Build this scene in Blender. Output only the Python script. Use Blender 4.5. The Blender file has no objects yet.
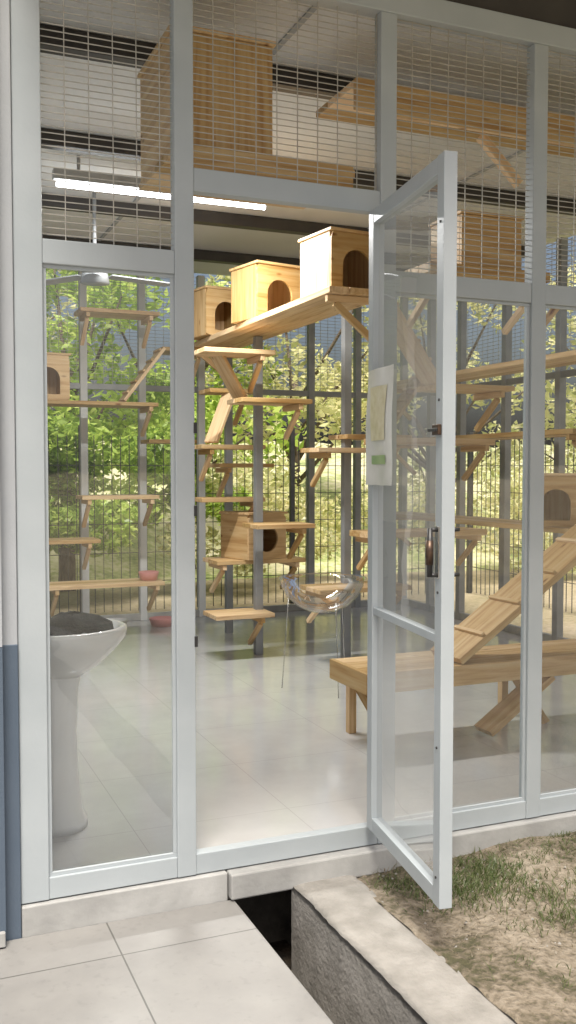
import bpy, math, random
import numpy as np
from mathutils import Vector, Matrix
random.seed(7); rng=np.random.default_rng(7)
scene=bpy.context.scene
scene.view_settings.view_transform='Standard'
scene.view_settings.look='None'
scene.view_settings.exposure=0

# ---------------------------------------------------------------- materials
def newmat(name):
    m=bpy.data.materials.new(name); m.use_nodes=True
    nt=m.node_tree; nt.nodes.clear()
    out=nt.nodes.new('ShaderNodeOutputMaterial')
    return m,nt,out
def N(nt,t,**k):
    n=nt.nodes.new(t)
    for a,b in k.items():
        if a in n.inputs: n.inputs[a].default_value=b
        else: setattr(n,a,b)
    return n
def ramp(nt,stops):
    r=nt.nodes.new('ShaderNodeValToRGB')
    e=r.color_ramp.elements
    while len(e)<len(stops): e.new(.5)
    for i,(p,c) in enumerate(stops):
        e[i].position=p; e[i].color=(*c,1)
    return r
def simple(name,c1,c2,scale=8,rough=.5,metal=0,bump=.0,detail=6,stretch=None,bscale=None):
    m,nt,out=newmat(name)
    p=N(nt,'ShaderNodeBsdfPrincipled'); p.inputs['Roughness'].default_value=rough; p.inputs['Metallic'].default_value=metal
    g=N(nt,'ShaderNodeTexCoord')
    src=g.outputs['Object']
    if stretch:
        mp=N(nt,'ShaderNodeMapping'); mp.inputs['Scale'].default_value=stretch
        nt.links.new(src,mp.inputs['Vector']); src=mp.outputs['Vector']
    n=N(nt,'ShaderNodeTexNoise'); n.inputs['Scale'].default_value=scale; n.inputs['Detail'].default_value=detail
    nt.links.new(src,n.inputs['Vector'])
    r=ramp(nt,[(.3,c1),(.7,c2)])
    nt.links.new(n.outputs['Fac'],r.inputs['Fac']); nt.links.new(r.outputs['Color'],p.inputs['Base Color'])
    if bump:
        n2=N(nt,'ShaderNodeTexNoise'); n2.inputs['Scale'].default_value=bscale or scale*6; n2.inputs['Detail'].default_value=6
        nt.links.new(src,n2.inputs['Vector'])
        b=N(nt,'ShaderNodeBump'); b.inputs['Strength'].default_value=bump; b.inputs['Distance'].default_value=.01
        nt.links.new(n2.outputs['Fac'],b.inputs['Height']); nt.links.new(b.outputs['Normal'],p.inputs['Normal'])
    nt.links.new(p.outputs[0],out.inputs[0])
    return m

M_paint=simple('grey_paint',(.36,.40,.42),(.43,.47,.49),3,.4,bump=.05,bscale=60)
M_paint_dk=simple('galvanised_steel',(.25,.26,.27),(.36,.37,.375),5,.45,.2)
M_wire=simple('wire_steel',(.36,.35,.31),(.50,.48,.43),20,.45,.3)
M_fence=simple('black_fence_paint',(.02,.022,.02),(.04,.04,.04),20,.5)
M_black=simple('black_plastic',(.02,.02,.02),(.035,.035,.035),20,.4)
M_chrome=simple('chrome',(.45,.44,.42),(.6,.59,.57),20,.25,1)
M_brass=simple('dark_bronze',(.06,.04,.03),(.14,.09,.06),60,.4,.7)
M_ceil=simple('ceiling_panel',(.62,.63,.63),(.69,.70,.70),1.5,.6)
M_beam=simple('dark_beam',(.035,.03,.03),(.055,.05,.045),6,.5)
M_ceramic=simple('white_ceramic',(.72,.715,.70),(.77,.765,.75),4,.12)
M_white=simple('plinth_paint',(.29,.29,.28),(.45,.45,.435),6,.6,bump=.2)
M_fan=simple('fan_enamel',(.22,.23,.24),(.28,.29,.30),6,.4)
M_wall_up=simple('wall_light_paint',(.34,.36,.38),(.40,.42,.44),2,.7,bump=.08,bscale=120)
M_wall_lo=simple('wall_blue_paint',(.075,.105,.145),(.095,.125,.165),3,.55,bump=.08,bscale=120)
M_conc=simple('concrete',(.19,.18,.16),(.31,.295,.27),9,.9,bump=.5,bscale=60,detail=12)
M_conc_drain=simple('drain_concrete',(.05,.046,.04),(.16,.145,.12),9,.85,bump=.9,bscale=30,detail=10)  # darker concrete for the channel side and end
M_mud=simple('drain_mud',(.012,.010,.008),(.06,.045,.03),14,.7,bump=1,bscale=50)
M_cloth=simple('dark_cloth',(.008,.010,.008),(.035,.04,.03),20,.9,bump=.5)
M_bark=simple('bark',(.07,.05,.035),(.20,.16,.12),10,.9,bump=.9,stretch=(4,4,1))
M_roofm=simple('roof_sheet',(.45,.46,.47),(.52,.53,.53),3,.5,.1)
M_pink=simple('pink_plastic',(.65,.25,.25),(.7,.3,.28),5,.35)
M_green=simple('green_print',(.25,.38,.16),(.36,.46,.22),5,.5)
M_yel=simple('yellowish_print',(.55,.50,.30),(.68,.64,.46),30,.4)
M_paper=simple('laminated_paper',(.62,.63,.58),(.72,.72,.68),12,.2)

def wood_mat():
    m,nt,out=newmat('pine_wood')
    p=N(nt,'ShaderNodeBsdfPrincipled'); p.inputs['Roughness'].default_value=.5
    g=N(nt,'ShaderNodeTexCoord'); oi=N(nt,'ShaderNodeObjectInfo')
    add=N(nt,'ShaderNodeVectorMath',operation='ADD')
    mul=N(nt,'ShaderNodeVectorMath',operation='SCALE'); mul.inputs['Scale'].default_value=31.
    cmb=N(nt,'ShaderNodeCombineXYZ')
    for i in range(3): nt.links.new(oi.outputs['Random'],cmb.inputs[i])
    nt.links.new(cmb.outputs[0],mul.inputs[0])
    nt.links.new(g.outputs['Object'],add.inputs[0]); nt.links.new(mul.outputs[0],add.inputs[1])
    mp=N(nt,'ShaderNodeMapping'); mp.inputs['Scale'].default_value=(1.5,22,22)
    nt.links.new(add.outputs[0],mp.inputs['Vector'])
    n=N(nt,'ShaderNodeTexNoise'); n.inputs['Scale'].default_value=1.6; n.inputs['Detail'].default_value=8; n.inputs['Distortion'].default_value=.6
    nt.links.new(mp.outputs[0],n.inputs['Vector'])
    r=ramp(nt,[(.22,(.46,.25,.10)),(.5,(.72,.49,.25)),(.78,(.82,.63,.38))])
    nt.links.new(n.outputs['Fac'],r.inputs['Fac'])
    mp2=N(nt,'ShaderNodeMapping'); mp2.inputs['Scale'].default_value=(3,8,8)
    nt.links.new(add.outputs[0],mp2.inputs['Vector'])
    v=N(nt,'ShaderNodeTexVoronoi'); v.inputs['Scale'].default_value=1.2
    nt.links.new(mp2.outputs[0],v.inputs['Vector'])
    kr=ramp(nt,[(.04,(.35,.2,.12)),(.12,(1,1,1))])
    nt.links.new(v.outputs['Distance'],kr.inputs['Fac'])
    mx=N(nt,'ShaderNodeMix',data_type='RGBA',blend_type='MULTIPLY'); mx.inputs[0].default_value=1
    nt.links.new(r.outputs['Color'],mx.inputs[6]); nt.links.new(kr.outputs['Color'],mx.inputs[7])
    hs=N(nt,'ShaderNodeHueSaturation')
    mr=N(nt,'ShaderNodeMapRange'); mr.inputs['To Min'].default_value=.62; mr.inputs['To Max'].default_value=1.12
    mrs=N(nt,'ShaderNodeMapRange'); mrs.inputs['To Min'].default_value=1.2; mrs.inputs['To Max'].default_value=.85
    nt.links.new(oi.outputs['Random'],mr.inputs['Value']); nt.links.new(mr.outputs[0],hs.inputs['Value'])
    nt.links.new(oi.outputs['Random'],mrs.inputs['Value']); nt.links.new(mrs.outputs[0],hs.inputs['Saturation'])
    nt.links.new(mx.outputs[2],hs.inputs['Color'])
    nt.links.new(hs.outputs[0],p.inputs['Base Color'])
    b=N(nt,'ShaderNodeBump'); b.inputs['Strength'].default_value=.15; b.inputs['Distance'].default_value=.004
    nt.links.new(n.outputs['Fac'],b.inputs['Height']); nt.links.new(b.outputs[0],p.inputs['Normal'])
    nt.links.new(p.outputs[0],out.inputs[0])
    return m
M_wood=wood_mat()

def tile_mat(name,c1,c2,grout,sx,sy,ox,oy,rough,bump=.3,rv=.15,gw=.004,ns=5,dirt=0):
    m,nt,out=newmat(name)
    p=N(nt,'ShaderNodeBsdfPrincipled')
    geo=N(nt,'ShaderNodeNewGeometry'); sep=N(nt,'ShaderNodeSeparateXYZ'); nt.links.new(geo.outputs['Position'],sep.inputs[0])
    def line(o,off,s):
        a=N(nt,'ShaderNodeMath',operation='SUBTRACT'); nt.links.new(o,a.inputs[0]); a.inputs[1].default_value=off
        d=N(nt,'ShaderNodeMath',operation='PINGPONG'); nt.links.new(a.outputs[0],d.inputs[0]); d.inputs[1].default_value=s/2
        l=N(nt,'ShaderNodeMath',operation='LESS_THAN'); nt.links.new(d.outputs[0],l.inputs[0]); l.inputs[1].default_value=gw/2
        return l
    lx=line(sep.outputs['X'],ox,sx); ly=line(sep.outputs['Y'],oy,sy)
    mx=N(nt,'ShaderNodeMath',operation='MAXIMUM'); nt.links.new(lx.outputs[0],mx.inputs[0]); nt.links.new(ly.outputs[0],mx.inputs[1])
    n=N(nt,'ShaderNodeTexNoise'); n.inputs['Scale'].default_value=ns; n.inputs['Detail'].default_value=10; n.inputs['Roughness'].default_value=.65
    nt.links.new(geo.outputs['Position'],n.inputs['Vector'])
    r=ramp(nt,[(.3,c1),(.7,c2)]); nt.links.new(n.outputs['Fac'],r.inputs['Fac'])
    col=r.outputs[0]
    if dirt:
        nd=N(nt,'ShaderNodeTexNoise'); nd.inputs['Scale'].default_value=38; nd.inputs['Detail'].default_value=4
        nt.links.new(geo.outputs['Position'],nd.inputs['Vector'])
        rd=ramp(nt,[(.27,(1-dirt,)*3),(.42,(1,1,1))]); nt.links.new(nd.outputs['Fac'],rd.inputs['Fac'])
        md=N(nt,'ShaderNodeMix',data_type='RGBA',blend_type='MULTIPLY'); md.inputs[0].default_value=1
        nt.links.new(col,md.inputs[6]); nt.links.new(rd.outputs[0],md.inputs[7]); col=md.outputs[2]
    c=N(nt,'ShaderNodeMix',data_type='RGBA'); nt.links.new(mx.outputs[0],c.inputs[0]); nt.links.new(col,c.inputs[6]); c.inputs[7].default_value=(*grout,1)
    nt.links.new(c.outputs[2],p.inputs['Base Color'])
    n3=N(nt,'ShaderNodeTexNoise'); n3.inputs['Scale'].default_value=3; n3.inputs['Detail'].default_value=5
    nt.links.new(geo.outputs['Position'],n3.inputs['Vector'])
    mr=N(nt,'ShaderNodeMapRange'); mr.inputs['To Min'].default_value=rough-rv; mr.inputs['To Max'].default_value=rough+rv
    nt.links.new(n3.outputs['Fac'],mr.inputs['Value']); nt.links.new(mr.outputs[0],p.inputs['Roughness'])
    b=N(nt,'ShaderNodeBump'); b.inputs['Strength'].default_value=bump; b.inputs['Distance'].default_value=.002; b.invert=True
    nt.links.new(mx.outputs[0],b.inputs['Height']); nt.links.new(b.outputs[0],p.inputs['Normal'])
    p.inputs['IOR'].default_value=1.7
    nt.links.new(p.outputs[0],out.inputs[0])
    return m
M_floor=tile_mat('interior_floor_tile',(.47,.467,.46),(.53,.527,.52),(.36,.357,.35),.6,.6,.80,3.35,.13,bump=.15,rv=.06,gw=.0025)
M_pave=tile_mat('veranda_tile',(.185,.18,.172),(.26,.254,.24),(.09,.088,.08),.6,.6,.62,2.76,.42,gw=.005,ns=3,dirt=.12)

def glass_mat(name,haze,k=1.3,tint=(.97,.985,.98)):
    m,nt,out=newmat(name)
    t=N(nt,'ShaderNodeBsdfTransparent'); t.inputs[0].default_value=(*tint,1)
    g=N(nt,'ShaderNodeBsdfGlossy'); g.inputs['Roughness'].default_value=.02; g.inputs[0].default_value=(1,1,1,1)
    d=N(nt,'ShaderNodeBsdfDiffuse'); d.inputs[0].default_value=(.8,.82,.83,1)
    lw=N(nt,'ShaderNodeFresnel'); lw.inputs['IOR'].default_value=1.5
    n=N(nt,'ShaderNodeTexNoise'); n.inputs['Scale'].default_value=1.7; n.inputs['Distortion'].default_value=.5
    tc=N(nt,'ShaderNodeTexCoord'); nt.links.new(tc.outputs['Object'],n.inputs['Vector'])
    bp=N(nt,'ShaderNodeBump'); bp.inputs['Strength'].default_value=.08; bp.inputs['Distance'].default_value=.05
    nt.links.new(n.outputs['Fac'],bp.inputs['Height']); nt.links.new(bp.outputs[0],g.inputs['Normal'])
    mul=N(nt,'ShaderNodeMath',operation='MULTIPLY'); mul.inputs[1].default_value=k; mul.use_clamp=True
    nt.links.new(lw.outputs[0],mul.inputs[0])
    m1=N(nt,'ShaderNodeMixShader'); nt.links.new(mul.outputs[0],m1.inputs[0]); nt.links.new(t.outputs[0],m1.inputs[1]); nt.links.new(g.outputs[0],m1.inputs[2])
    mr=N(nt,'ShaderNodeMapRange'); mr.inputs['From Min'].default_value=.3; mr.inputs['From Max'].default_value=.75
    mr.inputs['To Min'].default_value=haze*.4; mr.inputs['To Max'].default_value=haze*1.6
    nt.links.new(n.outputs['Fac'],mr.inputs['Value'])
    m2=N(nt,'ShaderNodeMixShader'); nt.links.new(mr.outputs[0],m2.inputs[0]); nt.links.new(m1.outputs[0],m2.inputs[1]); nt.links.new(d.outputs[0],m2.inputs[2])
    nt.links.new(m2.outputs[0],out.inputs[0])
    return m
M_glass=glass_mat('window_glass',.035,2.0)
M_dglass=glass_mat('door_glass',.15,2.6)
M_acryl=glass_mat('clear_acrylic',.01,.8,(.985,.99,.99))

def leaf_mat(name,cols,trans=.35):
    m,nt,out=newmat(name)
    geo=N(nt,'ShaderNodeNewGeometry')
    n=N(nt,'ShaderNodeTexNoise'); n.inputs['Scale'].default_value=1.3; n.inputs['Detail'].default_value=3
    nt.links.new(geo.outputs['Position'],n.inputs['Vector'])
    a=N(nt,'ShaderNodeMath',operation='MULTIPLY_ADD'); a.inputs[1].default_value=.55; a.inputs[2].default_value=-.03
    nt.links.new(geo.outputs['Random Per Island'],a.inputs[0])
    a2=N(nt,'ShaderNodeMath',operation='MULTIPLY_ADD'); a2.inputs[1].default_value=.6
    nt.links.new(n.outputs['Fac'],a2.inputs[0]); nt.links.new(a.outputs[0],a2.inputs[2])
    r=ramp(nt,[(i/(len(cols)-1),c) for i,c in enumerate(cols)])
    nt.links.new(a2.outputs[0],r.inputs['Fac'])
    p=N(nt,'ShaderNodeBsdfPrincipled'); p.inputs['Roughness'].default_value=.4
    t=N(nt,'ShaderNodeBsdfTranslucent')
    hs=N(nt,'ShaderNodeHueSaturation'); hs.inputs['Value'].default_value=1.6; hs.inputs['Hue'].default_value=.485
    nt.links.new(r.outputs[0],hs.inputs['Color']); nt.links.new(hs.outputs[0],t.inputs[0])
    nt.links.new(r.outputs[0],p.inputs['Base Color'])
    mx=N(nt,'ShaderNodeMixShader'); mx.inputs[0].default_value=trans
    nt.links.new(p.outputs[0],mx.inputs[1]); nt.links.new(t.outputs[0],mx.inputs[2]); nt.links.new(mx.outputs[0],out.inputs[0])
    return m
M_leaf=leaf_mat('tree_leaves',[(.06,.11,.02),(.19,.31,.05),(.42,.56,.12),(.68,.74,.28)],.45)
M_leaf2=leaf_mat('shrub_leaves',[(.16,.18,.07),(.40,.44,.18),(.65,.64,.36),(.80,.76,.54)],.45)
M_grass=leaf_mat('grass_blades',[(.045,.07,.018),(.075,.11,.03),(.12,.145,.055),(.19,.18,.09)],.3)
M_straw=leaf_mat('dry_straw',[(.09,.07,.04),(.145,.12,.075),(.20,.165,.11),(.265,.23,.16)],.2)

def soil_mat(name,stops,s1,s2,bump=.8):
    m,nt,out=newmat(name)
    p=N(nt,'ShaderNodeBsdfPrincipled'); p.inputs['Roughness'].default_value=.95
    geo=N(nt,'ShaderNodeNewGeometry')
    n=N(nt,'ShaderNodeTexNoise'); n.inputs['Scale'].default_value=s1; n.inputs['Detail'].default_value=10; n.inputs['Roughness'].default_value=.65
    n2=N(nt,'ShaderNodeTexNoise'); n2.inputs['Scale'].default_value=s2; n2.inputs['Detail'].default_value=8
    for q in (n,n2): nt.links.new(geo.outputs['Position'],q.inputs['Vector'])
    mm=N(nt,'ShaderNodeMath',operation='MULTIPLY_ADD'); mm.inputs[1].default_value=.35
    nt.links.new(n2.outputs['Fac'],mm.inputs[0])
    m3=N(nt,'ShaderNodeMath',operation='MULTIPLY'); m3.inputs[1].default_value=.68; nt.links.new(n.outputs['Fac'],m3.inputs[0])
    nt.links.new(m3.outputs[0],mm.inputs[2])
    r=ramp(nt,stops); nt.links.new(mm.outputs[0],r.inputs['Fac']); nt.links.new(r.outputs[0],p.inputs['Base Color'])
    b=N(nt,'ShaderNodeBump'); b.inputs['Strength'].default_value=bump; b.inputs['Distance'].default_value=.02
    nt.links.new(n2.outputs['Fac'],b.inputs['Height']); nt.links.new(b.outputs[0],p.inputs['Normal'])
    nt.links.new(p.outputs[0],out.inputs[0]); return m
M_lawn=soil_mat('lawn_soil',[(.42,(.07,.065,.032)),(.48,(.13,.108,.073)),(.53,(.20,.165,.12)),(.62,(.275,.235,.18))],3.5,45,1)
M_hill=soil_mat('hill_grass',[(.36,(.14,.19,.06)),(.47,(.32,.36,.14)),(.55,(.52,.50,.30)),(.68,(.64,.58,.43))],1.1,14)
M_ground=soil_mat('ground_soil',[(.36,(.16,.15,.07)),(.48,(.30,.25,.15)),(.6,(.40,.33,.23)),(.7,(.48,.40,.30))],.8,18)

def emis(name,col,s):
    m,nt,out=newmat(name); e=N(nt,'ShaderNodeEmission'); e.inputs[0].default_value=(*col,1); e.inputs[1].default_value=s
    nt.links.new(e.outputs[0],out.inputs[0]); return m
M_tube=emis('lit_tube',(.93,.98,1),16)

# ---------------------------------------------------------------- geometry helpers
def link(o,parent=None):
    scene.collection.objects.link(o)
    if parent is not None: o.parent=parent
    return o
def empty(name,loc=(0,0,0),rz=0,parent=None):
    e=bpy.data.objects.new(name,None); e.location=loc; e.rotation_euler=(0,0,rz); e.empty_display_size=.1
    return link(e,parent)
def mesh_obj(name,verts,faces,mat,parent=None,smooth=False,bevel=0):
    me=bpy.data.meshes.new(name); me.from_pydata([tuple(v) for v in verts],[],faces); me.update()
    if mat: me.materials.append(mat)
    if smooth:
        for p in me.polygons: p.use_smooth=True
    o=link(bpy.data.objects.new(name,me),parent)
    if bevel:
        b=o.modifiers.new('b','BEVEL'); b.width=bevel; b.segments=2; b.limit_method='ANGLE'
    return o
BF=[(0,3,2,1),(4,5,6,7),(0,1,5,4),(1,2,6,5),(2,3,7,6),(3,0,4,7)]
def box(name,x0,x1,y0,y1,z0,z1,mat,parent=None,bevel=.003):
    c=Vector(((x0+x1)/2,(y0+y1)/2,(z0+z1)/2)); dx,dy,dz=(x1-x0)/2,(y1-y0)/2,(z1-z0)/2
    L=[dx,dy,dz]
    v=[(-dx,-dy,-dz),(dx,-dy,-dz),(dx,dy,-dz),(-dx,dy,-dz),(-dx,-dy,dz),(dx,-dy,dz),(dx,dy,dz),(-dx,dy,dz)]
    if L[0]>=max(L[1],L[2]) : o=mesh_obj(name,v,BF,mat,parent,bevel=bevel)
    elif L[1]>=L[2]:
        v=[(y,-x,z) for x,y,z in v]; o=mesh_obj(name,v,BF,mat,parent,bevel=bevel); o.rotation_euler=(0,0,math.pi/2)
    else:
        v=[(-z,y,x) for x,y,z in v]; o=mesh_obj(name,v,BF,mat,parent,bevel=bevel); o.rotation_euler=(0,math.pi/2,0)
    o.location=c
    return o
def bar(name,a,b,w,t,mat,parent=None,up=(0,0,1),bevel=.002):
    a=Vector(a); b=Vector(b); d=b-a; L=d.length; x=d.normalized(); u=Vector(up)
    y=u.cross(x).normalized(); z=x.cross(y)
    v=[(-L/2,-w/2,-t/2),(L/2,-w/2,-t/2),(L/2,w/2,-t/2),(-L/2,w/2,-t/2),(-L/2,-w/2,t/2),(L/2,-w/2,t/2),(L/2,w/2,t/2),(-L/2,w/2,t/2)]
    o=mesh_obj(name,v,BF,mat,parent,bevel=bevel)
    m=Matrix((x,y,z)).transposed().to_4x4(); m.translation=(a+b)/2
    o.matrix_local=m
    return o
def tube(name,a,b,r,mat,parent=None,seg=12,r2=None):
    a=Vector(a); b=Vector(b); d=b-a; L=d.length; q=d.to_track_quat('Z','Y'); r2=r if r2 is None else r2
    v=[];f=[]
    for i in range(seg):
        t=2*math.pi*i/seg; v.append((r*math.cos(t),r*math.sin(t),0)); 
    for i in range(seg):
        t=2*math.pi*i/seg; v.append((r2*math.cos(t),r2*math.sin(t),L))
    for i in range(seg): f.append((i,(i+1)%seg,seg+(i+1)%seg,seg+i))
    f.append(tuple(range(seg))[::-1]); f.append(tuple(range(seg,2*seg)))
    o=mesh_obj(name,v,f,mat,parent,smooth=True); o.location=a; o.rotation_mode='QUATERNION'; o.rotation_quaternion=q
    return o
def grid_wires(name,origin,ux,uy,W,H,sx,sy,w,mat,parent=None,off=True):
    o=Vector(origin); ux=Vector(ux); uy=Vector(uy); n=ux.cross(uy); V=[];F=[]
    def add(a,b,side,dep):
        s=side*w/2; q=n*w/2; c=n*dep; k=len(V)
        for p in (a,b):
            for e in (-s-q,s-q,s+q,-s+q): V.append(p+e+c)
        for i in range(4): F.append((k+i,k+(i+1)%4,k+4+(i+1)%4,k+4+i))
    i=1
    while i*sy<H-.001:
        jit=random.uniform(-.0012,.0012)
        add(o+uy*(i*sy+jit),o+uy*(i*sy-jit)+ux*W,uy,0); i+=1
    i=1
    while i*sx<W-.001:
        add(o+ux*(i*sx),o+ux*(i*sx)+uy*H,ux,w if off else 0); i+=1
    return mesh_obj(name,V,F,mat,parent)

# ---------------------------------------------------------------- enclosure
enc=empty('cat_enclosure')
Y0=3.0; D=.05
def fpost(x0,x1,z1=2.89): return box('frame_post',x0,x1,Y0,Y0+D,-.044,z1,M_paint,enc)
PX=[(.360,.446),(.862,.926),(1.606,1.669),(2.252,2.315),(2.93,2.995),(3.59,3.655),(4.54,4.60)]
for a,b in PX: fpost(a,b)
def frail(x0,x1,z0,z1,n='frame_rail'): return box(n,x0,x1,Y0+.003,Y0+D-.003,z0,z1,M_paint,enc)
bays=[(PX[i][1],PX[i+1][0]) for i in range(len(PX)-1)]
for i,(a,b) in enumerate(bays):
    frail(a,b,-.044,.025,'bottom_rail')
    if i==1:
        frail(a,b,2.20,2.275,'door_header')
    else:
        frail(a,b,1.93,2.005,'mid_rail')
        mesh_obj('glass_pane',[(a,Y0+.025,.025),(b,Y0+.025,.025),(b,Y0+.025,1.93),(a,Y0+.025,1.93)],[(0,1,2,3)],M_glass,enc)
        for z in (.025,1.918): box('glazing_bead',a,b,Y0+.012,Y0+.022,z,z+.012,M_paint,enc,.001)
        for x in (a,b-.012): box('glazing_bead',x,x+.012,Y0+.0125,Y0+.0225,.0375,1.9175,M_paint,enc,.001)
    z0=2.275 if i==1 else 2.005
    grid_wires('wire_mesh_panel',(a,Y0+.03,z0),(1,0,0),(0,0,1),b-a,2.89-z0,.075,.0205,.0028,M_wire,enc)
box('top_beam',.376,4.6,Y0-.004,Y0+D+.01,2.89,2.972,M_paint,enc)
box('fascia_dark_strip',-.5,4.7,Y0+.03,Y0+.07,2.972,3.10,M_beam,enc)  # dark fascia set back above the top beam
box('roof_slab',.3,4.95,1.80,8.5,3.12,3.17,M_roofm,enc)  # room roof; its unseen front overhang is lengthened to keep sun off the floor
box('ceiling_panel',.3,4.62,3.08,8.15,3.03,3.06,M_ceil,enc)
for y in (3.9,5.05,6.2,7.3): box('ceiling_purlin',.3,4.6,y-.04,y+.04,2.95,3.028,M_beam,enc)
for x in (1.5,3.2): box('ceiling_joint',x-.012,x+.012,3.1,8.1,3.022,3.029,M_wall_up,enc,0)
box('gutter_fascia',.3,5.0,1.75,1.795,3.08,3.20,M_paint_dk,enc)
box('plinth',.36,1.03,2.985,3.05,-.155,-.048,M_white,enc,.004)
box('plinth_lip',1.034,1.66,2.96,3.05,-.135,-.048,M_white,enc,.006)
box('plinth_run',1.664,4.7,2.975,3.05,-.16,-.048,M_white,enc,.006)
box('floor_slab',.3,4.7,3.052,8.3,-.17,0,M_floor,enc,.002)
bx=[.36,.95,1.53,2.03,2.56,3.10,3.62,4.10,4.60]
for x in bx: box('back_wall_post',x-.03,x+.03,8.08,8.14,0,3.0,M_ceil if x<2.7 else M_paint_dk,enc)
box('back_wall_rail',.36,4.6,8.09,8.13,1.98,2.03,M_paint_dk,enc)
box('back_wall_rail',.36,4.6,8.09,8.13,.001,.06,M_white,enc)
grid_wires('back_wire_mesh',(.36,8.15,2.03),(1,0,0),(0,0,1),4.24,.97,.075,.03,.003,M_wire,enc)
ry=[3.12,3.9,4.55,5.20,5.78,6.45,7.1,7.6]
for y in ry: box('side_wall_post',4.57,4.63,y-.03,y+.03,0,3.0,M_paint_dk,enc)
box('side_wall_rail',4.58,4.62,3.1,8.1,1.98,2.03,M_paint_dk,enc)
box('side_wall_rail',4.58,4.62,3.1,8.1,.001,.06,M_white,enc)
grid_wires('side_wire_mesh',(4.64,3.1,2.03),(0,1,0),(0,0,1),5.0,.97,.075,.03,.003,M_wire,enc)

# door
t=math.radians(9)
door=empty('glass_door',(1.568,2.975,0),0)
W=.66
dirx=Vector((-math.sin(t),-math.cos(t),0))
door.rotation_euler=(0,0,math.atan2(dirx.y,dirx.x))
def dbox(n,x0,x1,z0,z1,th=.04,m=M_paint,y=0,bv=.002): return box(n,x0,x1,y-th/2,y+th/2,z0,z1,m,door,bv)
dbox('hinge_stile',0,.05,.035,2.19); dbox('lock_stile',W-.05,W,.035,2.19)
dbox('top_rail',.05,W-.05,2.14,2.188,.038); dbox('bottom_rail',.05,W-.05,.037,.085,.038); 
dbox('mid_rail',.05,W-.05,.80,.825,.03)
for z0,z1 in ((.085,.80),(.825,2.14)):
    mesh_obj('door_pane',[(.05,0,z0),(W-.05,0,z0),(W-.05,0,z1),(.05,0,z1)],[(0,1,2,3)],M_dglass,door)
def sheet(name,x0,x1,z0,z1,y,mat):
    V=[];F=[]
    for j in range(13):
        for i in range(6):
            x=x0+(x1-x0)*i/5; z=z0+(z1-z0)*j/12; V.append((x+.012*math.sin(z*16),y+.005*math.sin(x*26+z*9),z))
    for j in range(12):
        for i in range(5):
            a=j*6+i; F.append((a,a+1,a+7,a+6))
    mesh_obj(name,V,F,mat,door,smooth=True)
sheet('paper_notice',.0,.26,1.25,1.64,-.027,M_paper)
sheet('notice_picture',.05,.21,1.40,1.58,-.0295,M_yel)
sheet('notice_strip',.05,.21,1.32,1.35,-.0295,M_green)
for s in (-1,1):
    box('handle_plate',W-.042,W-.014,s*.021-.003,s*.021+.003,.99,1.14,M_chrome,door,.002)
    for z in (1.0,1.13): tube('handle_standoff',(W-.027,s*.02,z),(W-.027,s*.045,z),.006,M_black,door)
    if s<0:
        tube('handle_grip',(W-.027,s*.045,.995),(W-.027,s*.045,1.135),.008,M_black,door)
        tube('handle_grip_core',(W-.027,s*.046,1.03),(W-.027,s*.046,1.10),.011,M_brass,door)
box('latch',W-.05,W-.005,-.032,-.021,1.40,1.43,M_brass,door,.002)
box('bolt',W-.07,W-.005,-.038,-.0325,1.41,1.42,M_black,door,.002)
for z in (.12,.5,.95,1.5,2.0):
    tube('rivet',(W-.025,-.019,z),(W-.025,-.023,z),.004,M_black,door,8)
for z in (.3,1.1,1.95): tube('hinge',(-.004,.0,z),(-.004,.0,z+.09),.009,M_paint_dk,door)
for z in (.72,1.42,1.15): 
    box('strike_plate',.922,.9325,2.996,3.02,z,z+.035,M_black,enc,.001)

# lamp
lamp=empty('fluorescent_lamp')
box('lamp_housing',.86,2.12,5.35,5.41,2.885,2.94,M_white,lamp)
tube('lamp_stem',(1.0,5.38,2.93),(1.0,5.38,3.03),.01,M_white,lamp); tube('lamp_stem',(2.0,5.38,2.93),(2.0,5.38,3.03),.01,M_white,lamp)
tube('lit_tube',(.88,5.38,2.865),(2.10,5.38,2.865),.016,M_tube,lamp)
la=bpy.data.lights.new('tube_light','AREA'); la.shape='RECTANGLE'; la.size=1.2; la.size_y=.05; la.energy=85; la.color=(1,.99,.96)
lo=bpy.data.objects.new('tube_light',la); lo.location=(1.49,5.38,2.84); link(lo,lamp)
fan=empty('ceiling_fan',(1.20,5.95,2.50))
tube('down_rod',(0,0,.06),(0,0,.53),.012,M_fan,fan); tube('motor',(0,0,-.05),(0,0,.06),.09,M_fan,fan,20,.07)
for i in range(3):
    a=.15+i*2*math.pi/3
    bar('blade',(.09*math.cos(a),.09*math.sin(a),0),(.50*math.cos(a),.50*math.sin(a),-.01),.12,.008,M_fan,fan)

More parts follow.
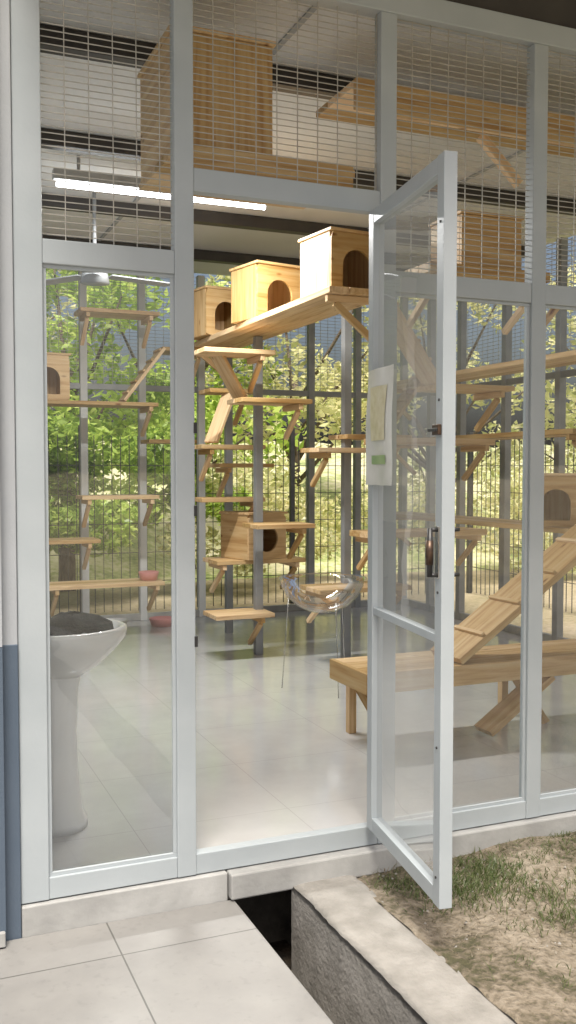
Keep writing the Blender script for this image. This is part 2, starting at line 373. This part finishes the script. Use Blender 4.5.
# ---------------------------------------------------------------- cat furniture
def shelf(x,y,z,lx,ly,th=.03,rz=0,brackets=1,n='cat_shelf',side=1):
    e=empty(n,(x,y,z),rz)
    nb=max(1,round(min(lx,ly)/.12)); 
    if lx>=ly:
        w=ly/nb
        for i in range(nb): box('board',-lx/2,lx/2+random.uniform(-.006,.006),-ly/2+i*w+.0015,-ly/2+(i+1)*w-.0015,-th,0,M_wood,e)
    else:
        w=lx/nb
        for i in range(nb): box('board',-lx/2+i*w+.0015,-lx/2+(i+1)*w-.0015,-ly/2,ly/2+random.uniform(-.006,.006),-th,0,M_wood,e)
    if lx>=ly: ks=[-lx/2+.06,lx/2-.06] if brackets>1 else [side*(lx/2-.08)]
    else: ks=[-ly/2+.06,ly/2-.06] if brackets>1 else [side*(ly/2-.08)]
    for k in ks:
        if lx>=ly:
            bar('bearer',(k,-ly/2+.01,-th-.02),(k,ly/2,-th-.02),.03,.036,M_wood,e)
            bar('brace',(k,-ly/2+.06,-th-.045),(k,ly/2-.02,-th-.05-min(.17,ly*.6)),.03,.03,M_wood,e)
        else:
            bar('bearer',(-lx/2+.01,k,-th-.02),(lx/2,k,-th-.02),.03,.036,M_wood,e)
            bar('brace',(-lx/2+.06,k,-th-.045),(lx/2-.02,k,-th-.05-min(.22,lx*.7)),.03,.035,M_wood,e)
    return e
def house(x,y,z,w=.34,d=.34,h=.34,rz=0,arch=True,r=.095,n='cat_house',hole=True):
    e=empty(n,(x,y,z),rz); th=.018
    cx,cz=(0,h*.46); S=40; V=[];F=[]
    if hole:
        for lay in (0,th):
            for kind in (0,1):
                for i in range(S):
                    a=2*math.pi*(i+.5)/S; c,s=math.cos(a),math.sin(a)
                    if kind==0:
                        k=min((w/2)/abs(c) if abs(c)>1e-6 else 9,((h-cz) if s>0 else cz)/abs(s) if abs(s)>1e-6 else 9)
                    else:
                        k=r if (s>=0 or not arch) else min(r/abs(c) if abs(c)>1e-6 else 9,(r*1.2)/abs(s) if abs(s)>1e-6 else 9)
                    V.append((cx+c*k,-d/2+lay,cz+s*k))
        for i in range(S):
            j=(i+1)%S
            F.append((i,j,S+j,S+i)); F.append((2*S+i,3*S+i,3*S+j,2*S+j)); F.append((S+i,S+j,3*S+j,3*S+i)); F.append((i,2*S+i,2*S+j,j))
        mesh_obj('entrance_face',V,F,M_wood,e)
    else: box('front_face',-w/2,w/2,-d/2,-d/2+th,0,h,M_wood,e)
    box('side_wall',-w/2,-w/2+th,-d/2+th+.001,d/2,0,h,M_wood,e); box('side_wall',w/2-th,w/2,-d/2+th+.001,d/2,0,h,M_wood,e)
    box('rear_wall',-w/2+th+.001,w/2-th-.001,d/2-th,d/2-.001,0,h,M_wood,e)
    box('top_lid',-w/2-.01,w/2+.01,-d/2-.01,d/2+.01,h+.001,h+.018,M_wood,e)
    box('base',-w/2+th,w/2-th,-d/2+th,d/2-th,.001,.015,M_wood,e)
    return e
def post(x,y,z0,z1,w=.05,m=M_paint_dk): 
    return box('support_post',x-w/2,x+w/2,y-w/2,y+w/2,z0,z1,m,None)
def ramp_(a,b,w=.22,n='cat_ramp',cle=5,th=.025,up=(0,0,1)):
    e=empty(n)
    bar('plank',a,b,w,th,M_wood,e,up)
    a=Vector(a);b=Vector(b); x=(b-a).normalized(); y=Vector(up).cross(x).normalized(); z=x.cross(y)
    for i in range(cle):
        p=a+(b-a)*((i+.7)/cle)+z*(th/2+.009)
        bar('cleat',p-y*w*.46,p+y*w*.46,.02,.016,M_wood,e,z)
    return e

shelf(2.34,5.85,2.27,.36,2.5,.035,brackets=2,n='cat_walkway')
house(2.26,6.78,2.272,rz=.16,h=.33,w=.33,d=.33); house(2.32,5.92,2.272,rz=.20,h=.34,w=.34,d=.33); house(2.41,4.98,2.272,rz=.12,h=.34,w=.34,d=.34)
shelf(2.10,5.95,2.08,.48,.28); shelf(2.36,5.96,1.77,.50,.30); shelf(2.36,6.82,1.90,.36,.28)
shelf(2.26,6.53,1.48,.48,.3,side=-1); shelf(2.26,6.53,1.105,.48,.3); shelf(2.45,6.78,1.35,.43,.3,side=-1)
shelf(2.45,6.02,.94,.42,.3); shelf(2.47,6.55,.66,.68,.34,brackets=2); house(2.46,6.54,.662,rz=.3,arch=False,h=.32)
shelf(2.23,6.22,.32,.42,.3); shelf(2.77,5.78,1.447,.40,.3,side=-1); shelf(3.07,5.87,1.54,.5,.3); shelf(2.89,5.73,.53,.68,.34,brackets=2)
for x,y,z in ((2.40,6.28,2.23),(2.88,5.86,2.4),(2.50,7.2,2.23),(2.14,7.12,2.23)):
    post(x,y,0,z,.055)
ramp_((2.16,6.6,1.5),(2.34,6.7,1.88),.12,cle=0); ramp_((2.2,6.1,1.79),(2.02,6.05,2.06),.14,cle=0)
shelf(1.70,7.60,2.555,.62,.3,brackets=2); house(1.14,7.74,1.842,rz=.1,h=.35); shelf(1.49,7.66,1.84,1.05,.34,brackets=2)
ramp_((1.74,7.6,1.85),(2.07,7.6,2.28),.2); shelf(2.25,7.65,2.29,.4,.3)
shelf(1.70,7.6,1.10,.62,.3,brackets=2); shelf(1.28,7.6,.76,.5,.3); shelf(1.52,7.28,.446,.88,.32,brackets=2,n='wooden_bench')
shelf(2.15,7.7,1.55,.4,.28)
shelf(4.25,6.2,2.07,.36,3.0,.035,brackets=2,n='cat_walkway'); shelf(4.25,6.3,1.57,.34,2.6,.035,brackets=2,n='cat_walkway'); shelf(4.25,6.1,.92,.36,3.2,.035,brackets=2,n='cat_walkway')
house(4.22,5.35,.922,rz=-.6,h=.34)
ramp_((2.62,4.9,2.30),(2.98,4.9,1.80),.2)
shelf(3.2,4.9,1.8,.5,.3)
shelf(3.3,5.6,.90,.9,.3,.04,brackets=2)
shelf(3.2,5.3,1.50,.8,.3,.04,brackets=2)
ramp_((3.55,6.6,1.58),(3.9,6.6,2.05),.2)
b=empty('wooden_bench')
for i in range(3): box('board',2.02,4.2,3.87+i*.125,3.992+i*.125,.34,.37,M_wood,b)
box('apron',2.02,4.2,3.845,3.868,.275,.372,M_wood,b)
box('end_apron',1.995,2.019,3.845,4.24,.275,.372,M_wood,b)
for x in (2.1,3.0,4.0):
    bar('brace',(x,4.18,.28),(x+.10,3.98,.0),.035,.04,M_wood,b)
    box('leg',x-.02,x+.02,4.19,4.23,0,.338,M_wood,b)
ramp_((2.50,3.98,.39),(3.75,3.98,1.24),.27,cle=6,th=.035)
ramp_((2.68,3.92,.02),(3.05,3.92,.27),.14,cle=0,th=.03)
shelf(4.0,3.98,1.26,.5,.4)
box_sh=empty('cat_shelf')
box('front_board',.95,1.60,3.20,3.225,2.29,2.415,M_wood,box_sh); 
for i in range(4): box('board',.92,1.62,3.226+i*.12,3.344+i*.12,2.385,2.413,M_wood,box_sh)
house(1.115,3.48,2.416,w=.37,d=.46,h=.40,hole=False)
s2=empty('cat_shelf')
box('front_board',1.72,3.4,3.42,3.445,2.72,2.84,M_wood,s2)
for i in range(3): box('board',1.72,3.4,3.446+i*.12,3.564+i*.12,2.81,2.838,M_wood,s2)
bar('brace',(2.35,3.5,2.72),(2.55,3.5,2.54),.03,.04,M_wood,s2)
shelf(2.82,4.25,2.32,.72,.34,.05,brackets=2); house(2.85,4.28,2.322,w=.36,d=.3,h=.26,hole=False)
shelf(3.5,4.3,2.25,.5,.34,brackets=2)

# wash basin
def lathe(name,prof,mat,parent,S=40,sx=1,sy=1):
    V=[];F=[]
    for r,z in prof:
        for i in range(S):
            a=2*math.pi*i/S; V.append((r*math.cos(a)*sx,r*math.sin(a)*sy,z))
    for k in range(len(prof)-1):
        for i in range(S):
            j=(i+1)%S; F.append((k*S+i,k*S+j,(k+1)*S+j,(k+1)*S+i))
    return mesh_obj(name,V,F,mat,parent,smooth=True)
wb=empty('wash_basin',(.555,3.50,-.02))
lathe('bowl',[(.001,.57),(.09,.575),(.16,.62),(.22,.68),(.248,.715),(.255,.74),(.252,.752),(.24,.757),(.225,.75),(.20,.71),(.15,.665),(.06,.645),(.001,.643)],M_ceramic,wb,sx=1,sy=.9)
lathe('pedestal',[(.001,.0),(.115,0),(.115,.03),(.10,.06),(.085,.2),(.08,.35),(.086,.5),(.105,.59),(.12,.62)],M_ceramic,wb,sx=1,sy=.9).location=(-.01,0,.02)
tube('tap_body',(-.02,.17,.745),(-.02,.17,.80),.014,M_chrome,wb); tube('tap_spout',(-.02,.17,.795),(-.02,.05,.785),.010,M_chrome,wb)
V=[];F=[];S=26
for k,(r,z) in enumerate([(.001,.805),(.04,.80),(.08,.787),(.12,.765),(.14,.74)]):
    for i in range(S):
        a=2*math.pi*i/S; rr=r*(1+.15*math.sin(3*a+k)+.1*random.random()); V.append((rr*1.0*math.cos(a)+.05,rr*.8*math.sin(a)-.06,z+.014*random.random()))
for k in range(4):
    for i in range(S):
        j=(i+1)%S; F.append((k*S+i,k*S+j,(k+1)*S+j,(k+1)*S+i))
mesh_obj('cloth',V,F,M_cloth,wb,smooth=True)
for (x,y,z,r,m) in [(1.86,7.25,.45,.08,M_pink),(2.10,7.75,.002,.11,M_pink),(1.72,7.8,.002,.10,M_ceramic)]:
    e=empty('feeding_bowl',(x,y,z))
    lathe('bowl_shell',[(.001,.0),(r*.8,0),(r,.06),(r*.97,.065),(r*.75,.012),(.001,.01)],m,e,24)
ab=empty('acrylic_cat_bed',(2.36,5.12,.46))
lathe('clear_bowl',[(.01,.0),(.08,.008),(.15,.04),(.21,.095),(.245,.16),(.25,.20),(.27,.205)],M_acryl,ab,40)
for i in range(3):
    a=.5+i*2.094; tube('stand_leg',(.20*math.cos(a),.20*math.sin(a),.08),(.24*math.cos(a),.24*math.sin(a),-.46),.003,M_chrome,ab,8)

# ---------------------------------------------------------------- neighbouring building
bl=empty('main_building')
box('upper_wall',-8,.308,2.95,12,.772,5.2,M_wall_up,bl,0)
box('lower_wall',-8,.308,2.947,12,-.16,.77,M_wall_lo,bl,0)
box('corner_trim',.309,.358,2.99,3.06,-.16,3.0,M_wall_up,bl)
box('corner_trim_lower',.309,.3585,2.987,3.06,-.158,.77,M_wall_lo,bl)
box('skirting',-8,.305,2.93,2.9465,-.135,-.09,M_white,bl)
box('roof',-8.5,.6,2.6,12.4,5.2,5.35,M_roofm,bl,0)

# ---------------------------------------------------------------- ground
XS=[-300,1.05,1.30,300]; YS=[-300,-6,3.3,300]
V=[(x,y,-.17) for y in YS for x in XS]; F=[]
for j in range(3):
    for i in range(3):
        if i==1 and j==1: continue
        F.append((j*4+i,j*4+i+1,(j+1)*4+i+1,(j+1)*4+i))
mesh_obj('ground',V,F,M_ground)
box('tiled_veranda_pavement',-8,1.05,-6,2.984,-.21,-.14,M_pave,None,.004)
dr=empty('drain_channel')
box('channel_side_near',1.0,1.052,-6,3.3,-.65,-.205,M_conc_drain,dr,.004)
box('channel_end',1.0,1.4,3.25,3.3,-.65,-.175,M_conc_drain,dr,.0)
box('channel_bed',1.0,1.35,-6,3.3,-.60,-.46,M_mud,dr,0)
V=[];F=[]
for i in range(700):
    x=rng.uniform(1.06,1.27); y=rng.uniform(1.6,3.1); s=rng.uniform(.006,.02); a=rng.uniform(0,6.3); z=-.457+rng.uniform(0,.02)
    k=len(V); V+= [(x+s*math.cos(a),y+s*math.sin(a),z),(x-s*.4*math.sin(a),y+s*.4*math.cos(a),z+.006),(x-s*math.cos(a),y-s*math.sin(a),z),(x+s*.4*math.sin(a),y-s*.4*math.cos(a),z+.004)]; F.append((k,k+1,k+2,k+3))
mesh_obj('leaf_litter',V,F,M_straw,dr)
def rough_block(name,x0,x1,y0,y1,z0,z1,nx,ny,amp,mat):
    V=[];F=[];idx={}
    wob=[0,0]
    for j in range(ny+1):
        wob=[w*.8+rng.normal()*amp for w in wob]
        for i in range(nx+1):
            x=x0+(x1-x0)*i/nx; y=y0+(y1-y0)*j/ny; z=z1+rng.normal()*amp*.25
            if i==0: x+=wob[0]
            if i==nx: x+=wob[1]
            if i in (0,nx): z-=.004+abs(rng.normal())*amp
            idx[i,j]=len(V); V.append((x,y,z))
    for j in range(ny):
        for i in range(nx): F.append((idx[i,j],idx[i+1,j],idx[i+1,j+1],idx[i,j+1]))
    for side in (0,nx):
        prev=None
        for j in range(ny+1):
            t_=idx[side,j]; x,y,z=V[t_]; xb=x0 if side==0 else x1
            m=len(V); V.append((xb+(x-xb)*.6+(-.004 if side==0 else .006)+rng.normal()*amp*.5,y,z-.02)); q=len(V); V.append((xb+(-.005 if side==0 else .01),y,z0))
            if prev:
                F.append((prev[0],prev[1],m,t_) if side==0 else (t_,m,prev[1],prev[0]))
                F.append((prev[1],prev[2],q,m) if side==0 else (m,q,prev[2],prev[1]))
            prev=(t_,m,q)
    return mesh_obj(name,V,F,mat,None,smooth=True)
rough_block('concrete_kerb',1.262,1.49,-6,2.972,-.60,-.118,8,420,.0013,M_conc)
nx,ny=90,110; V=[];F=[]
for j in range(ny+1):
    for i in range(nx+1):
        x=1.46+ (i/nx)**1.5*7; y=-5+8.0*(1-(1-j/ny)**1.6)
        if y>2.985: y=2.985
        z=-.124+.012*math.sin(x*5+y*3)+.006*math.sin(x*13-y*9)+rng.normal()*.003
        V.append((x,y,z))
for j in range(ny):
    for i in range(nx):
        a=j*(nx+1)+i; F.append((a,a+1,a+nx+2,a+nx+1))
mesh_obj('lawn',V,F,M_lawn,None,smooth=True)

def blades(name,pts,h,mat,lean=.5,w=.004):
    n=len(pts); a=rng.uniform(0,2*np.pi,n); hh=h*rng.uniform(.4,1.2,n); l=lean*rng.uniform(.2,1.3,n)*hh; d=rng.uniform(0,2*np.pi,n)
    P=np.array(pts); sx=np.cos(a)*w/2; sy=np.sin(a)*w/2
    V=np.zeros((n,5,3))
    V[:,0]=P+np.c_[sx,sy,np.zeros(n)]; V[:,1]=P-np.c_[sx,sy,np.zeros(n)]
    mid=P+np.c_[np.cos(d)*l*.35,np.sin(d)*l*.35,hh*.6]
    V[:,2]=mid-np.c_[sx,sy,np.zeros(n)]*.8; V[:,3]=mid+np.c_[sx,sy,np.zeros(n)]*.8
    V[:,4]=P+np.c_[np.cos(d)*l,np.sin(d)*l,hh]
    F=[]
    for i in range(n):
        k=5*i; F.append((k,k+1,k+2,k+3)); F.append((k+3,k+2,k+4))
    return mesh_obj(name,V.reshape(-1,3),F,mat)
pts=[]
tufts=[(rng.uniform(1.75,4.5),2.93-abs(rng.normal())*.07,rng.uniform(.02,.05)) for _ in range(16)]
tufts+=[(2.3+rng.normal()*.12,2.90+rng.normal()*.05,.06) for _ in range(16)]
tufts+=[(rng.uniform(1.54,2.0),2.86-abs(rng.normal())*.13,.05) for _ in range(32)]
tufts+=[(rng.uniform(1.6,4),rng.uniform(1.7,2.85),rng.uniform(.02,.09)) for _ in range(80)]
for (x,y,r) in tufts:
    for k in range(44):
        px=x+rng.normal()*r; py=min(y+rng.normal()*r,2.965)
        if px>1.50: pts.append((px,py,-.13))
blades('grass',pts,.034,M_grass,1.3,.0035)
pts=[]
while len(pts)<8500:
    x,y=rng.uniform(1.5,4.2),rng.uniform(1.4,2.96)
    if math.sin(x*7+2*math.sin(y*5))+math.sin(y*9+x*3)+rng.normal()*.6>-.2: pts.append((x,y,-.121))
blades('dry_grass',pts,.013,M_straw,2.4,.003)
V=[];F=[]
for i in range(500):
    x,y=rng.uniform(1.48,3.8),rng.uniform(1.4,2.96); s=rng.uniform(.002,.007); k=len(V); z=-.121
    V+=[(x+s,y,z),(x,y+s*rng.uniform(.6,1.2),z),(x-s,y,z),(x,y-s,z),(x,y,z+s*.8)]
    F+=[(k,k+1,k+4),(k+1,k+2,k+4),(k+2,k+3,k+4),(k+3,k,k+4)]
mesh_obj('gravel',V,F,M_conc)

nx,ny=120,60; V=[];F=[]
for j in range(ny+1):
    for i in range(nx+1):
        x=-25+ i/nx*75; y=-5+ j/ny*63
        d=max(0,max((y-11.5),(x-8.5)*.9)) if not (x<-5) else max(0,y-14)
        z=-.22+ (1-math.exp(-d/6))*2.4*min(1,d/3+.05) + (.15*math.sin(x*.9+y*.5)+.08*math.sin(x*2.1-y*1.3))*min(1,d/2)
        if d<=0: z=-1.2
        V.append((x,y,z))
for j in range(ny):
    for i in range(nx):
        a=j*(nx+1)+i; F.append((a,a+1,a+nx+2,a+nx+1))
mesh_obj('hillside',V,F,M_hill,None,smooth=True)

fe=empty('wire_fence')
grid_wires('fence_mesh',(-.5,9.7,-.15),(1,0,0),(0,0,1),6.9,1.8,.09,.3,.007,M_fence,fe)
grid_wires('fence_mesh',(6.4,9.7,-.15),(0,-1,0),(0,0,1),8,1.8,.09,.3,.007,M_fence,fe)
for i in range(4): box('fence_post',-.5+i*2.3-.025,-.5+i*2.3+.025,9.66,9.71,-.17,1.75,M_fence,fe)
for i in range(1,4): box('fence_post',6.38,6.43,9.7-i*2.3,9.75-i*2.3,-.17,1.75,M_fence,fe)

# ---------------------------------------------------------------- vegetation
def leaves(name,centers,radii,count,size,mat,parent=None,flat=.75):
    C=np.array(centers); R=np.array(radii); pr=R**2/np.sum(R**2)
    idx=rng.choice(len(C),count,p=pr)
    d=rng.normal(size=(count,3)); d/=np.linalg.norm(d,axis=1)[:,None]
    rr=R[idx]*rng.uniform(.35,1.05,count)**.6
    P=C[idx]+d*rr[:,None]*np.array([1,1,flat])
    s=size*rng.uniform(.5,1.3,count)
    u=rng.normal(size=(count,3)); u[:,2]*=.6; u/=np.linalg.norm(u,axis=1)[:,None]
    v=np.cross(u,rng.normal(size=(count,3))+np.array([0,0,.8])); v/=np.linalg.norm(v,axis=1)[:,None]
    n=np.cross(u,v)
    V=np.zeros((count,4,3)); V[:,0]=P-u*s[:,None]; V[:,1]=P+v*s[:,None]*.42+n*s[:,None]*.12; V[:,2]=P+u*s[:,None]-n*s[:,None]*.2; V[:,3]=P-v*s[:,None]*.42+n*s[:,None]*.12
    me=bpy.data.meshes.new(name); me.vertices.add(count*4); me.vertices.foreach_set('co',V.reshape(-1))
    me.loops.add(count*4); me.loops.foreach_set('vertex_index',np.arange(count*4,dtype=np.int32))
    me.polygons.add(count); me.polygons.foreach_set('loop_start',np.arange(0,count*4,4,dtype=np.int32)); me.polygons.foreach_set('loop_total',np.full(count,4,dtype=np.int32))
    me.update(); me.validate(); me.materials.append(mat)
    return link(bpy.data.objects.new(name,me),parent)
def tree(x,y,z,h,r,count,size,mat):
    e=empty('broadleaf_tree',(x,y,z))
    top=Vector((rng.normal()*.2,rng.normal()*.2,h*.62))
    tube('trunk',(0,0,-.3),top,.11*h/4,M_bark,e,10,.055*h/4)
    C=[];R=[]
    nb=13
    for i in range(nb):
        a=2*math.pi*i/nb+rng.uniform(-.3,.3); zz=h*rng.uniform(.28,.98); q=r*rng.uniform(.35,.95)*(1-.45*abs(zz/h-.6))
        c=Vector((math.cos(a)*q,math.sin(a)*q,zz)); C.append(tuple(c)); R.append(r*rng.uniform(.28,.5))
        s=top*min(1,max(.3,(zz/h)*.9)); tube('limb',s,c,.035*h/4,M_bark,e,6,.012)
    leaves('crown',C,R,count,size,mat,e)
for (x,y,h,r,c,m) in [(.2,12.2,4.6,1.7,5500,M_leaf),(2.0,11.8,4.2,1.5,5500,M_leaf),(1.0,15.5,5.5,2.0,4000,M_leaf2),(3.9,12.8,4.4,1.5,4000,M_leaf),
      (5.8,13.6,4.6,1.6,3500,M_leaf2),(7.8,12.8,4.4,1.6,3500,M_leaf2),(9.8,11.0,4.2,1.6,3300,M_leaf2),(11.0,8.2,4.2,1.6,3200,M_leaf2),(12.8,13,5.4,2.2,3800,M_leaf2),(-1.6,12.5,5,1.8,3500,M_leaf)]:
    tree(x,y,-.1,h,r,c,.08,m)
C=[];R=[]
for i in range(24):
    C.append((rng.uniform(-.3,3.6),rng.uniform(10.1,11.0),rng.uniform(.3,2.2))); R.append(rng.uniform(.25,.5))
leaves('shrub_bank',C,R,12000,.06,M_leaf)
C=[];R=[]
for i in range(34):
    C.append((rng.uniform(3.2,9),rng.uniform(10.3,11.6),rng.uniform(-.1,1.4))); R.append(rng.uniform(.2,.5))
for i in range(26):
    C.append((rng.uniform(7.2,8.8),rng.uniform(3,10),rng.uniform(-.1,1.4))); R.append(rng.uniform(.2,.5))
leaves('shrub_bank',C,R,13500,.055,M_leaf2)

# ---------------------------------------------------------------- light, world, camera
w=bpy.data.worlds.new('World'); scene.world=w; w.use_nodes=True; nt=w.node_tree; nt.nodes.clear()
sky=nt.nodes.new('ShaderNodeTexSky'); sky.sky_type='NISHITA'; sky.sun_disc=False
EL=math.radians(64); AZ=math.radians(-158)
sky.sun_elevation=EL; sky.sun_rotation=AZ; sky.air_density=1; sky.dust_density=8; sky.ozone_density=.4
bg=nt.nodes.new('ShaderNodeBackground'); bg.inputs[1].default_value=.15
ow=nt.nodes.new('ShaderNodeOutputWorld'); nt.links.new(sky.outputs[0],bg.inputs[0]); nt.links.new(bg.outputs[0],ow.inputs[0])
sd=Vector((math.sin(AZ)*math.cos(EL),math.cos(AZ)*math.cos(EL),math.sin(EL)))
sl=bpy.data.lights.new('sun','SUN'); sl.energy=5.0; sl.angle=math.radians(20); sl.color=(1,.96,.89)
so=bpy.data.objects.new('sun',sl); so.rotation_mode='QUATERNION'; so.rotation_quaternion=sd.to_track_quat('Z','Y'); so.location=(0,0,20); link(so)
cd=bpy.data.cameras.new('camera'); cd.sensor_fit='VERTICAL'; cd.sensor_height=36; cd.lens=957/1024*36; cd.clip_start=.05; cd.clip_end=1000
co=bpy.data.objects.new('camera',cd); co.location=(0,0,1.30); co.rotation_euler=(math.radians(87.5),0,math.radians(-22.7)); link(co)
scene.camera=co
